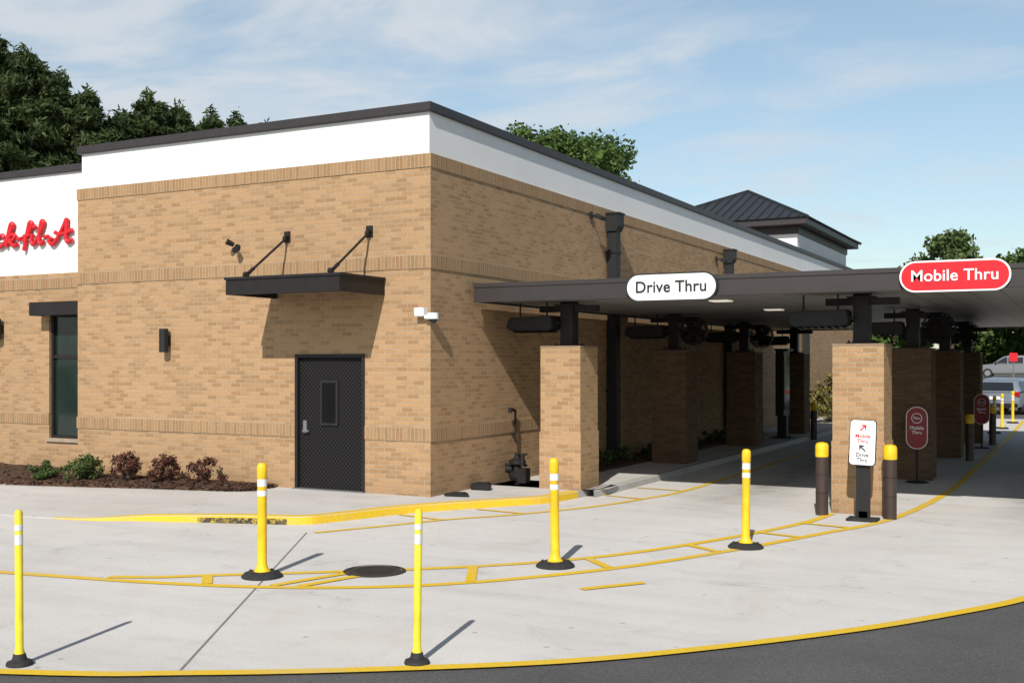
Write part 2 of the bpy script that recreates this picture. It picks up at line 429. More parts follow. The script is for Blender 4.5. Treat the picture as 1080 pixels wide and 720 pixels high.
mulch([(-7.43,-1.60,-.01), (-4.7,-1.0,-.01), (-3.25,-.78,-.01), (-2.85,-.6,-.01)], "mulch_bed_by_wall", 60, 14, .13)
mulch([(.03,3.6,16.5), (.85,3.6,16.5)], "mulch_strip", 8, 60, .12, 900)

# ---------------------------------------------------------------- restaurant building
B = empty("restaurant_building", (0,0,0), "tan brick single-storey restaurant with white parapet band and dark coping", "building")
mb = MB()
DX0, DX1, DZ = -2.53, -1.18, 2.23
mb.box(-7.45, DX0, 0, .3, -.05, 5.21); mb.box(DX1, 0, 0, .3, -.05, 5.21); mb.box(DX0, DX1, 0, .3, DZ, 5.21)
mb.box(-.3, 0, .3, 34.3, -.05, 5.21); mb.box(-7.45, -7.15, .3, 1.2, -.05, 5.21)
mb.box(-16, -.3, 34.0, 34.3, -.05, 5.21)
WX = [(-8.92,-7.75), (-12.6,-11.3)]; WZ0, WZ1 = .66, 3.03
y0, y1 = .6, .9
mb.box(-16, WX[1][0], y0, y1, -.05, 3.79); mb.box(WX[1][1], WX[0][0], y0, y1, -.05, 3.79); mb.box(WX[0][1], -7.45, y0, y1, -.05, 3.79)
for a, b in WX: mb.box(a, b, y0, y1, -.05, WZ0); mb.box(a, b, y0, y1, WZ1, 3.79)
mb.box(-16, -15.7, .9, 34.0, -.05, 5.2)
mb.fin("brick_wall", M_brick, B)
def belt(z0, z1, mat, nm, pr=.014):
    m_ = MB()
    segs = [(-7.45-pr, pr)] if z0 > 2.3 else [(-7.45-pr, DX0), (DX1, pr)]
    for a, b in segs: m_.box(a, b, -pr, -.0005, z0, z1)
    m_.box(.0005, pr, -.0005, 34.3, z0, z1)
    if z1 < 3.79:
        if z0 < 3.0:
            m_.box(-16, WX[1][0], .6-pr, .5995, z0, z1); m_.box(WX[1][1], WX[0][0], .6-pr, .5995, z0, z1); m_.box(WX[0][1], -7.4505, .6-pr, .5995, z0, z1)
        else: m_.box(-16, -7.4505, .6-pr, .5995, z0, z1)
    return m_.fin(nm, mat, B)
belt(5.005, 5.208, M_sold_top, "brick_belt_course"); belt(3.50, 3.703, M_sold_mid, "brick_belt_course"); belt(.92, 1.123, M_sold_low, "brick_belt_course")
mb = MB()
mb.box(-7.40, -.05, .05, .3, 5.21, 5.84); mb.box(-.30, -.05, .3, 34.25, 5.21, 5.84); mb.box(-7.40, -7.15, .3, 1.2, 5.21, 5.84)
mb.box(-16, -7.40, .63, .9, 3.79, 5.69)
mb.box(-16, -15.7, .9, 34.0, 5.2, 5.69)
mb.fin("white_parapet", M_stucco, B)
mb = MB()
mb.box(-7.46, .01, -.02, .36, 5.84, 5.975); mb.box(-.36, .01, .36, 34.3, 5.84, 5.975); mb.box(-7.46, -7.1, .36, 1.2, 5.84, 5.975)
mb.fin("coping", M_cap, B, .006)
mb = MB(); mb.box(-16.05, -7.47, .57, .95, 5.69, 5.825); mb.fin("coping", M_cap, B, .006)
mb = MB(); mb.box(-15.7, -.36, .95, 34.0, 4.9, 5.0); mb.fin("flat_roof", M_stone, B)
D = empty("service_door", (0,0,0), parent=B)
mb = MB(); mb.box(DX0+.055, DX1-.055, .055, .10, .115, DZ-.055)
mb.fin("door_leaf", M_door, D)
mb = MB(); mb.box(DX0, DX0+.055, -.012, .12, .1, DZ); mb.box(DX1-.055, DX1, -.012, .12, .1, DZ); mb.box(DX0+.055, DX1-.055, -.012, .12, DZ-.055, DZ)
mb.fin("door_frame", M_dark, D)
mb = MB(); mb.box(-2.02, -1.76, .038, .054, 1.15, 1.78); mb.fin("door_glass", M_dglass, D)
mb = MB()
for a in ((-2.06,-2.02,1.11,1.82), (-1.76,-1.72,1.11,1.82), (-2.02,-1.76,1.78,1.82), (-2.02,-1.76,1.11,1.15)): mb.box(a[0], a[1], .030, .0545, a[2], a[3])
mb.fin("door_glass_frame", M_black, D)
mb = MB(); mb.box(-2.40, -2.33, .035, .054, .98, 1.18); mb.cyl((-2.365,.05,1.02), (-2.365,-.01,1.02), .014); mb.box(-2.375,-2.25,-.022,-.006,1.008,1.032)
mb.fin("door_handle", M_grey, D, .003)
for z in (.3, 1.2, 2.0):
    mb = MB(); mb.cyl((DX1-.052, -.005, z-.06), (DX1-.052, -.005, z+.06), .014); mb.fin("door_hinge", M_dark, D)
mb = MB(); mb.box(DX0-.02, DX1+.02, -.06, .12, .101, .114); mb.fin("door_threshold", M_grey, D)
for a, b in WX:
    W = empty("window", (0,0,0), parent=B)
    mb = MB(); mb.box(a+.05, b-.05, .70, .715, WZ0+.05, WZ1-.05); mb.fin("window_pane", M_glass, W)
    mb = MB(); mb.box(a, a+.055, .655, .73, WZ0, WZ1); mb.box(b-.055, b, .655, .73, WZ0, WZ1)
    mb.box(a+.055, b-.055, .655, .73, WZ1-.055, WZ1); mb.box(a+.055, b-.055, .655, .73, WZ0, WZ0+.055); mb.box(a+.055, b-.055, .66, .725, 2.18, 2.24)
    mb.fin("window_frame", M_dark, W)
    mb = MB(); mb.box(a-.06, b+.06, .555, .654, WZ0-.07, WZ0-.001); mb.fin("window_sill", M_sill, W, .006)
    mb = MB(); s0 = a-.14; s1 = b+.2
    mb.box(s0, s1, .26, .284, 2.98, 3.23); mb.box(s0, s0+.024, .284, .585, 2.98, 3.23); mb.box(s1-.024, s1, .284, .585, 2.98, 3.23)
    k = s0+.08
    while k < s1-.05: mb.box(k, k+.02, .285, .585, 3.05, 3.12); k += .1
    mb.box(s0+.024, s1-.024, .285, .585, 3.20, 3.225)
    mb.fin("window_awning", M_dark, W)
A = empty("door_awning", (0,0,0), parent=B)
ax0, ax1, ay = -2.93, -.81, -1.15
mb = MB()
mb.box(ax0, ax1, ay, ay+.05, 3.12, 3.37); mb.box(ax0, ax0+.05, ay+.05, -.015, 3.12, 3.37); mb.box(ax1-.05, ax1, ay+.05, -.015, 3.12, 3.37)
mb.box(ax0-.02, ax1+.02, ay-.02, ay+.0, 3.345, 3.385); mb.box(ax1, ax1+.02, ay, -.015, 3.345, 3.385); mb.box(ax0-.02, ax0, ay, -.015, 3.345, 3.385)
mb.box(ax0+.05, ax1-.05, ay+.05, -.015, 3.28, 3.31)
mb.fin("awning_frame", M_dark, A)
mb = MB(); k = ax0+.1
while k < ax1-.08: mb.box(k, k+.1, ay+.052, -.018, 3.20, 3.225); k += .14
mb.fin("awning_slats", M_dark, A)
for x in (-2.68, -1.09):
    mb = MB(); mb.cyl((x, -.98, 3.42), (x, -.03, 4.08), .019); 
    mb.cyl((x, -.98, 3.36), (x, -.98, 3.44), .04); mb.cyl((x-.03, -.98, 3.43), (x+.03, -.98, 3.43), .045)
    mb.cyl((x, -.03, 4.08), (x, .0, 4.1), .05); mb.box(x-.06, x+.06, -.016, -.0005, 4.01, 4.19); mb.cyl((x-.03,-.05,4.07),(x+.03,-.05,4.07),.045)
    mb.cyl((x, -.93, 3.455), (x, -.80, 3.545), .028)
    mb.fin("awning_tie_rod", M_dark, A, smooth=True)
for y in (6.8, 14.9, 24.0):
    P = empty("downspout", (0,0,0), parent=B)
    mb = MB(); mb.xzprism([(.02,5.08), (.30,5.08), (.30,4.84), (.24,4.74), (.02,4.74)], y-.15, y+.15); mb.box(.018,.32,y-.17,y+.17,5.08,5.12)
    mb.fin("leader_head", M_black, P, .004)
    mb = MB(); mb.box(.04,.24,y-.11,y+.11,.3,4.74)
    for z in (1.5, 3.2, 4.3): mb.box(.015,.255,y-.13,y+.13,z,z+.05)
    mb.cyl((.15,y,.34),(.40,y,.18),.08)
    mb.fin("downpipe", M_black, P, .004)
T = empty("roof_tower", (0,0,0), parent=B)
XL, PX = -6.4, -3.15
mb = MB(); mb.box(XL+.5,-.4,25.0,33.8,5.01,6.95); mb.fin("tower_wall", M_stucco, T)
mb = MB(); mb.box(XL+.08,.02,24.48,34.32,6.90,7.13); mb.box(XL+.45,-.35,24.95,33.85,6.62,6.8995); mb.fin("tower_eave", M_cap, T, .01)
mb = MB(); e = [(XL,24.4,7.131),(.1,24.4,7.131),(.1,34.4,7.131),(XL,34.4,7.131)]; r = [(PX,28.6,8.80),(PX,30.2,8.80)]
v = [mb.bm.verts.new(p) for p in e+r]
for f in ((0,1,4),(1,2,5,4),(2,3,5),(3,0,4,5)): mb.bm.faces.new([v[i] for i in f])
def rib(a, b): mb.cyl(a, b, .03, seg=6)
hw_ = (.1-XL)/2
for i in range(1, 18):
    t = i/18
    x = e[0][0]+(e[1][0]-e[0][0])*t; k = 1-abs(2*t-1)
    zt = 7.131+(8.80-7.131)*k
    rib((x,24.4,7.14),(x,24.4+4.2*k,zt+.01)); rib((x,34.4,7.14),(x,34.4-4.2*k,zt+.01))
    y = 24.4+10*t; k = min(1, (y-24.4)/4.2, (34.4-y)/4.2)
    rib((.1,y,7.14),(.1-hw_*k,y,7.14+1.67*k)); rib((XL,y,7.14),(XL+hw_*k,y,7.14+1.67*k))
for a, b in ((1,4),(0,4),(2,5),(3,5)): mb.cyl(e[a], r[b-4], .06, seg=6)
mb.cyl(r[0], r[1], .06, seg=6)
mb.fin("hip_roof", M_roof, T)

# ---------------------------------------------------------------- script wall sign
S = empty("script_wall_sign", (-11.50, .63, 4.36), "large red script lettering reading Chick-fil-A on the white parapet", "sign")
strokes = [
 [(1.3,1.6),(1.0,2.0),(.4,1.6),(.1,.8),(.4,.1),(1.0,.1),(1.5,.6),(2.0,1.6),(2.15,2.1),(1.95,2.0),(1.8,1.0),(1.72,0)],
 [(1.75,.1),(1.95,.8),(2.25,.95),(2.35,.6),(2.3,.1),(2.55,.1),(2.8,.5),(2.98,.95),(2.9,.25),(3.05,.05),(3.35,.35)],
 [(4.0,.85),(3.85,1.1),(3.5,.95),(3.4,.4),(3.66,.0),(4.05,.25)],
 [(4.05,.25),(4.5,1.25),(4.70,2.0),(4.50,2.1),(4.36,1.2),(4.26,0)],
 [(4.3,.5),(4.65,1.08),(4.95,.95),(4.8,.6),(4.45,.5)],
 [(4.45,.5),(4.74,.2),(4.98,.0),(5.2,.2)],
 [(5.22,.65),(5.58,.65)],
 [(5.72,.4),(6.1,1.05),(6.34,1.9),(6.13,2.1),(6.0,1.2),(5.88,0),(5.84,-.5)],
 [(5.72,.85),(6.32,.95)],
 [(6.44,1.02),(6.44,.25),(6.6,.03),(6.85,.4)],
 [(6.85,.4),(7.18,1.3),(7.32,2.0),(7.14,2.1),(7.05,1.1),(7.08,.2),(7.25,.03),(7.42,.3)],
 [(7.48,.65),(7.82,.65)],
 [(8.1,.55),(7.95,.15),(8.25,-.08),(8.62,.5),(8.98,1.4),(9.22,2.2)],
 [(9.22,2.2),(9.28,1.2),(9.32,.3),(9.5,.0),(9.8,.25)],
 [(8.35,1.0),(8.7,.8),(9.2,.85),(9.75,1.1)]]
SX, SZ = .33, .205
cu = bpy.data.curves.new("lettering", 'CURVE'); cu.dimensions = '3D'; cu.bevel_depth = .040; cu.bevel_resolution = 3; cu.use_fill_caps = True
for st in strokes:
    pts = catmull([(x*SX+z*.025, 0, z*SZ) for x, z in st], 10)
    sp = cu.splines.new('POLY'); sp.points.add(len(pts)-1)
    for i, p_ in enumerate(pts):
        sp.points[i].co = (p_.x, -.06, p_.z, 1); sp.points[i].radius = 1.0
o = bpy.data.objects.new("tmp", cu); col.objects.link(o); bpy.context.view_layer.update()
me = bpy.data.meshes.new_from_object(o.evaluated_get(bpy.context.evaluated_depsgraph_get())); bpy.data.objects.remove(o)
bm = bmesh.new(); bm.from_mesh(me)
for x, z in ((3.05,1.6), (6.58,1.65)):
    bmesh.ops.create_uvsphere(bm, u_segments=12, v_segments=8, radius=.05, matrix=Matrix.Translation((x*SX+z*.025, -.06, z*SZ)))
bm.to_mesh(me); bm.free(); me.materials.clear(); me.materials.append(M_red)
o = bpy.data.objects.new("lettering", me); col.objects.link(o); o.parent = S
mb = MB(); mb.box(.3, 3.1, -.03, -.012, .10, .13)
for x in (1.2, 4.3, 7.1, 9.0): mb.box(x*SX-.02, x*SX+.02, -.014, .0, .10, .13)
mb.fin("mounting_rail", M_stucco, S)

# ---------------------------------------------------------------- wall fittings
def sconce(x, y, z):
    W = empty("wall_lamp", (x, y, z), "black cylindrical up and down wall lamp on the brick wall", "lamp", "wall lamps")
    mb = MB(); mb.cyl((0,-.12,-.2), (0,-.12,.2), .075, seg=24); mb.fin("lamp_shade", M_black, W, smooth=True)
    mb = MB(); mb.box(-.05,.05,-.05,-.001,-.08,.08); mb.fin("wall_bracket", M_black, W, .004)
    return W
sconce(-5.24, 0, 2.47); sconce(-10.25, .6, 2.75)
W = empty("floodlight", (-3.70, 0, 3.97), "small black twin floodlight on a knuckle bracket on brick", "lamp"); W.scale = (.8,.8,.8)
mb = MB(); mb.cyl((0,0,.02),(0,-.05,.02),.06); mb.cyl((0,-.04,.02),(.02,-.14,-.02),.02); mb.fin("mounting_bracket", M_black, W)
mb = MB(); mb.cyl((-.02,-.12,.06),(-.10,-.24,.12),.045,.065); mb.fin("lamp_head", M_black, W, smooth=True)
mb = MB(); mb.cyl((.04,-.12,-.02),(.13,-.24,-.06),.045,.065); mb.fin("lamp_head", M_black, W, smooth=True)
W = empty("security_camera", (-.02, 0, 2.78), "white security camera with dome on the building corner", "camera")
mb = MB(); mb.box(-.18,-.02,-.14,-.001,-.0,.13); mb.box(-.02,.10,-.12,-.02,-.04,.02); mb.fin("camera_housing", M_white, W, .01)
mb = MB(); mb.cyl((.10,-.06,-.04),(.10,-.06,.05),.085,seg=20); mb.fin("dome_base", M_white, W, smooth=True)
mb = MB(); mb.sph((.10,-.06,-.04),.065); mb.fin("camera_dome", M_glass, W, smooth=True)
for y, z in ((5.9, 4.98), (14.1, 4.80)):
    W = empty("wall_floodlight", (0, y, z), "small dark floodlight high on the brick side wall", "lamp", "side wall floodlights")
    mb = MB(); mb.box(.015,.05,-.06,.06,-.06,.06); mb.cyl((.05,0,0),(.16,0,-.02),.02); mb.fin("mounting_bracket", M_black, W)
    mb = MB(); mb.tbox(Matrix.Translation((.22,0,-.05)) @ Matrix.Rotation(.5,4,'Y'), .16,.2,.08); mb.fin("lamp_head", M_black, W, .01)
W = empty("gas_meter", (.34, 2.2, .1), "compact dark gas regulator and valve assembly beside the brick wall", "gas meter")
mb = MB()
mb.cyl((-.05,.12,0),(-.05,.12,.44),.026); mb.cyl((-.05,.12,.42),(.12,-.1,.42),.026)
mb.cyl((.12,-.1,.30),(.12,-.1,.50),.04); mb.cyl((.02,-.1,.50),(.2,-.1,.50),.016); mb.cyl((-.30,.1,.3),(.1,.1,.3),.022); mb.fin("riser_pipe", M_dark, W, smooth=True)
mb = MB(); mb.lathe([(.0,0),(.10,.0),(.14,.06),(.14,.12),(.07,.16),(.07,.24),(.14,.28),(.14,.33),(.05,.38),(.04,.46),(0,.46)], (0,-.05,.06))
mb.cyl((-.08,-.05,.24),(-.20,-.05,.24),.06); mb.cyl((0,-.05,0),(0,-.05,.12),.05); mb.fin("regulator_body", M_black, W, smooth=True)
mb = MB(); mb.box(.10,.26,-.26,-.08,.04,.28); mb.cyl((.18,-.27,.20),(.18,-.25,.20),.05); mb.fin("meter_body", M_dark, W, .03)
W = empty("wall_vent_pipe", (0, 2.62, 0), "thin dark pipe with elbow clamped to the brick side wall", "pipe")
mb = MB(); mb.cyl((.06,0,.75),(.06,0,1.28),.018); mb.cyl((.06,0,1.28),(.10,-.26,1.33),.024); mb.cyl((.10,-.26,1.34),(.10,-.26,1.26),.034); mb.fin("vent_pipe", M_dark, W, smooth=True)
mb = MB(); mb.box(.001,.045,-.03,.03,.86,.90); mb.fin("pipe_clamp", M_dark, W)
for i, (x, y, r_) in enumerate(((.30,.30,.2), (.22,1.20,.1))):
    W = empty("bait_station", (x, y, .1), "low black plastic bait box on the sidewalk by the wall", "bait box", "bait boxes along the wall", rotz=r_)
    mb = MB()
    if i == 0: mb.xyprism([(-.2,-.1),(.2,-.1),(.13,.1),(-.13,.1)],0,.05)
    else: mb.xyprism([(-.17,-.12),(.17,-.12),(.10,.12),(-.10,.12)],0,.11)
    mb.fin("box_body", M_black, W, .015)
    mb = MB(); zt = .05 if i == 0 else .11; mb.box(-.1,.1,-.07,.06,zt,zt+.012); mb.fin("box_lid", M_rubber, W, .004)

# ---------------------------------------------------------------- canopy
C = empty("drive_through_canopy", (0,0,0), "long flat dark steel drive-through canopy with grey soffit", "canopy")
cx0, cx1, cy0, cy1, cz0, cz1 = .12, 13.5, 1.1, 19.2, 3.04, 3.32  # right end stretched out of view, added to cut sky light underneath
mb = MB()
mb.box(cx0,cx1,cy0,cy0+.08,cz0,cz1); mb.box(cx0,cx1,cy1-.08,cy1,cz0,cz1); mb.box(cx0,cx0+.08,cy0+.08,cy1-.08,cz0,cz1); mb.box(cx1-.08,cx1,cy0+.08,cy1-.08,cz0,cz1)
mb.box(cx0-.015,cx1+.015,cy0-.015,cy0,cz1-.05,cz1+.012); mb.box(cx0-.015,cx0,cy0,cy1,cz1-.05,cz1+.012)
mb.box(cx0-.01,cx1+.01,cy0-.01,cy0,cz0,cz0+.025)
mb.fin("fascia", M_fascia, C)
mb = MB(); mb.box(cx0+.08,cx1-.08,cy0+.08,cy1-.08,cz0+.03,cz1-.06); mb.fin("soffit", M_soffit, C)
m, nt, b = new_mat("lit_lamp_panel"); M_lit = m
b.inputs["Base Color"].default_value = (.8,.8,.78,1); b.inputs["Emission Color"].default_value = (1,.88,.70,1); b.inputs["Emission Strength"].default_value = .5
for x in (3.55, 8.3):
    for y in (2.9, 6.2, 9.8, 14.0, 17.6):
        mb = MB(); mb.box(x-.15,x+.15,y-.15,y+.15,cz0+.012,cz0+.0295); mb.fin("ceiling_lamp", M_lit, C)
def pill(name, cx, cz, w, h, s, face, border, tm, label, ts, bold, sp):
    P = empty(name, (cx, cy0-.016, cz), label, "sign")
    mb = MB(); mb.xzprism(rrect(0,0,w,h,h/2-.001,14), -.05, -.0005); mb.fin("sign_border", border, P)
    mb = MB(); mb.xzprism(rrect(0,0,w-.045,h-.045,(h-.045)/2-.001,14), -.056, -.0495); mb.fin("sign_face", face, P)
    text(s, ts, (0,-.062,-.0), tm, "sign_lettering", P, bold=bold, space=sp); return P
pill("lane_sign", 3.38, 3.175, 1.37, .41, "Drive Thru", M_white, M_blacktext, M_blacktext, "white pill-shaped sign reading Drive Thru on the canopy fascia", .232, .0028, 1.02)
pill("lane_sign", 7.15, 3.20, 1.32, .40, "Mobile Thru", M_red, M_whitetext, M_whitetext, "red pill-shaped sign reading Mobile Thru on the canopy fascia", .205, .0020, 1.02)

# ---------------------------------------------------------------- pillars
def pillar(zb, bm_=None, lab=None):
    bm_ = bm_ or M_brick
    P = empty("brick_pillar", (0,0,zb), lab or "square tan brick pillar carrying a dark steel canopy post", "pillar", "brick pillars under the canopy")
    h = 2.36-zb
    mb = MB(); w = .345
    mb.box(-w,w,-w,w,0,h-.03); mb.fin("brick_shaft", bm_, P)
    mb = MB(); pw = w+.014
    z1_ = 1.0-zb
    mb.box(-pw,pw,-pw,-w-.0005,0,z1_); mb.box(-pw,pw,w+.0005,pw,0,z1_); mb.box(w+.0005,pw,-w-.0005,w+.0005,0,z1_); mb.box(-pw,-w-.0005,-w-.0005,w+.0005,0,z1_)
    mb.fin("brick_plinth", bm_, P)
    mb = MB(); mb.box(-w-.006,w+.006,-w-.006,w+.006,h-.03,h); mb.fin("pillar_cap", M_stone if bm_ is M_brick else M_brown, P, .005)  # cap also darkened on pillars whose shade is painted in
    mb = MB(); t = 3.07-zb-.002
    mb.box(-.11,.11,-.11,.11,h,t); mb.box(-.19,.19,-.19,.19,h,h+.02); mb.box(-.19,.19,-.19,.19,t-.06,t-.04)
    mb.box(-.5,.5,-.07,.07,t-.16,t-.062)
    for a in (-1,1):
        for b2 in (-1,1): mb.cyl((a*.155,b2*.155,h+.01),(a*.155,b2*.155,h+.05),.015,seg=8)
    mb.fin("steel_post", M_dark, P)
    return P
PY = [2.15, 7.25, 12.35, 17.45]
pa = pillar(.1); pa.location = (1.28, PY[0], .1)
pb = pillar(0); pb.location = (5.83, PY[0], 0)
lb = "square tan brick pillar under the canopy, shade painted into its brick colour"
pa2 = pillar(.1, M_brick_shade, lb); pa2.location = (1.28, PY[1], .1)
pb2 = pillar(0, M_brick_shade, lb); pb2.location = (5.83, PY[1], 0)
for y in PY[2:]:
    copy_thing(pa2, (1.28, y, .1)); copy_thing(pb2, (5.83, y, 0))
H = empty("hanging_heater", (0,0,0), "dark angled heater hung below the canopy beside a post", "heater", "heaters hung under the canopy")
mb = MB()
mb.xzprism([(-.85,-.04),(-.80,.12),(-.05,.14),(-.02,-.04),(-.08,-.09),(-.78,-.09)], -.19, .19)
mb.fin("heater_housing", M_black, H, .012)
mb = MB(); mb.box(-.76,-.1,-.15,.15,-.097,-.088)
for k in range(7): mb.tbox(Matrix.Translation((-.73+k*.1,0,-.10)) @ Matrix.Rotation(.6,4,'Y'), .07,.34,.008)
mb.fin("heater_louvres", M_dark, H)
for x in (-.68,-.2):
    mb = MB(); mb.cyl((x,0,.12),(x,0,.36),.014); mb.fin("hanger", M_dark, H)
mb = MB(); mb.box(-.1,.02,-.04,.04,.0,.05); mb.fin("side_arm", M_dark, H)
H.location = (1.18, 1.95, 2.70)
for y in PY[1:]: copy_thing(H, (1.18, y-.2, 2.70))
for y in PY: copy_thing(H, (5.73, y-.2, 2.70))
F = empty("lane_fan", (0,0,0), "dark round caged fan bracketed to a canopy post", "fan", "fans under the canopy")
mb = MB()
for r_ in (.08,.145,.21,.27):
    for k in range(28):
        a0, a1 = 2*math.pi*k/28, 2*math.pi*(k+1)/28
        for yy in (-.07,.07): mb.cyl((r_*math.cos(a0),yy,r_*math.sin(a0)),(r_*math.cos(a1),yy,r_*math.sin(a1)),.009,seg=4,caps=False)
for k in range(16):
    a0 = 2*math.pi*k/16
    for yy in (-.08,.08): mb.cyl((0,yy,0),(.27*math.cos(a0),yy*.8,.27*math.sin(a0)),.006,seg=4)
for k in range(28):
    a0, a1 = 2*math.pi*k/28, 2*math.pi*(k+1)/28
    mb.poly([(.27*math.cos(a0),-.075,.27*math.sin(a0)),(.27*math.cos(a1),-.075,.27*math.sin(a1)),(.27*math.cos(a1),.075,.27*math.sin(a1)),(.27*math.cos(a0),.075,.27*math.sin(a0))])
mb.fin("fan_cage", M_dark, F)
mb = MB(); mb.cyl((0,-.05,0),(0,.14,0),.07)
for k in range(5): mb.tbox(Matrix.Rotation(k*math.pi*.4+.4,4,'Y') @ Matrix.Translation((.14,0,0)) @ Matrix.Rotation(.4,4,'X'), .2,.012,.14)
mb.fin("fan_blades", M_black, F)
mb = MB(); mb.cyl((0,.12,0),(-.33,.16,.0),.022); mb.fin("fan_bracket", M_dark, F)
F.location = (1.74, 7.05, 2.72)
for loc in ((1.74,12.15,2.72), (6.29,7.05,2.72), (6.29,12.15,2.72)): copy_thing(F, loc)

# ---------------------------------------------------------------- bollards and posts
Bo = empty("bollard", (0,0,0), "dark brown bollard with a bright yellow cap beside a brick pillar", "bollard", "bollards beside the pillars")
mb = MB(); mb.cyl((0,0,0),(0,0,.80),.085,seg=28); mb.fin("bollard_sleeve", M_brown, Bo, smooth=True)
mb = MB(); mb.lathe([(.088,.80),(.09,.81),(.09,.95),(.075,.985),(.03,1.0),(0,1.0)]); mb.fin("yellow_cap", M_yellowp, Bo, smooth=True)
for z in (.3,.55):
    mb = MB(); mb.cyl((0,0,z),(0,0,z+.012),.0865,seg=28); mb.fin("groove_ring", M_black, Bo)
Bo.location = (5.40, 1.52, 0)
for loc in ((6.30,1.52,0), (6.42,11.4,0), (6.5,16.6,0), (2.05,16.4,0)): copy_thing(Bo, loc)

Tp = empty("delineator_post", (0,0,0), "yellow tubular traffic post with white bands on a round rubber base", "traffic post", "banded yellow posts along the lane divider")
mb = MB(); mb.lathe([(.0,1.115),(.03,1.11),(.047,1.09),(.05,1.06),(.05,.97),(.046,.965),(.046,.14),(.052,.10),(.075,.06),(.09,.05)]); mb.fin("post", M_yellowp, Tp, smooth=True)
for z0_, z1_ in ((.885,.955), (.79,.845)):
    mb = MB(); mb.lathe([(.0475,z0_),(.0475,z1_)]); mb.fin("reflective_band", M_reflect, Tp, smooth=True)
mb = MB(); mb.lathe([(0,.055),(.11,.055),(.17,.04),(.2,.012),(.2,0)]); 
for k in range(8):
    a = k*math.pi/4; mb.cyl((.145*math.cos(a),.145*math.sin(a),.035),(.145*math.cos(a),.145*math.sin(a),.055),.014,seg=8)
mb.fin("rubber_base", M_rubber, Tp, smooth=True)
Tp.location = (1.48,-5.50,.004)
rr_ = [(.012,-.008),(-.01,.012),(.004,.01),(0,0),(.01,0)]
for i, loc in enumerate(((3.79,-3.67,.004), (5.21,-1.62,.004), (6.2,21.5,.004), (6.25,24.1,.004), (6.35,27.8,.004))):
    k = copy_thing(Tp, loc); k.rotation_euler = (rr_[i][0], rr_[i][1], i*.7)
Tn = empty("slim_delineator_post", (0,0,0), "slim faded yellow flexible post with small black base", "traffic post", "slim yellow posts along the kerb line")
mb = MB(); mb.lathe([(0,1.075),(.018,1.07),(.027,1.05),(.027,.12),(.034,.08),(.034,.05)]); mb.fin("post", M_yellowf, Tn, smooth=True)
for z0_, z1_ in ((.83,.90), (.93,.97)):
    mb = MB(); mb.lathe([(.0285,z0_),(.0285,z1_)]); mb.fin("reflective_band", M_reflect, Tn, smooth=True)
mb = MB(); mb.lathe([(0,.075),(.04,.075),(.05,.035),(.085,.02),(.09,0)]); mb.fin("rubber_base", M_rubber, Tn, smooth=True)
Tn.location = (2.07,-8.73,.004); Tn.rotation_euler = (0,-.008,.2)
k = copy_thing(Tn, (4.50,-7.42,.004), 1); k.rotation_euler = (.0,.012,1)

# ---------------------------------------------------------------- signs on stands
P = empty("lane_arrow_sign", (6.0, 1.22, .004), "white sign with red Mobile Thru, black Drive Thru and arrows", "sign")
mb = MB(); mb.box(-.2,.2,-.15,.15,0,.03); mb.fin("stand_base", M_rubber, P, .008)
mb = MB(); mb.box(-.09,.09,.0,.035,.02,.78); mb.box(-.06,.06,.0,.05,.02,.12); mb.fin("stand_post", M_black, P, .004)
pl = empty("sign_board", (0,-.005,1.03), parent=P); pl.rotation_euler = (math.radians(-4), math.radians(1.5), 0)
mb = MB(); mb.xzprism(rrect(0,0,.345,.61,.05), -.02, .0); mb.fin("board_edge", M_black, pl)
mb = MB(); mb.xzprism(rrect(0,0,.325,.59,.045), -.0235, -.0195); mb.fin("board_face", M_white, pl)
for s_, z_, mt in (("Mobile", .085, M_red), ("Thru", .018, M_red), ("Drive", -.165, M_blacktext), ("Thru", -.232, M_blacktext)):
    text(s_, .072, (0,-.0252,z_), mt, "board_lettering", pl, bold=.0012, ext=.001)
def arrow(cz, sx, mat):
    mb = MB(); c = Vector((0,cz)); d = Vector((sx,1)).normalized(); n = Vector((-d.y,d.x))
    def q(a, b): v = c+d*a+n*b; return (v.x, v.y)
    mb.xzprism([q(-.055,.009),q(-.055,-.009),q(.04,-.009),q(.04,.009)], -.0265, -.0232)
    mb.xzprism([q(.06,0),q(.012,.043),q(.0,.030),q(.035,0)], -.0268, -.0232)
    mb.xzprism([q(.06,0),q(.035,0),q(.0,-.030),q(.012,-.043)], -.0268, -.0232)
    mb.fin("arrow", mat, pl)
arrow(.195, 1, M_red); arrow(-.075, -1, M_blacktext)

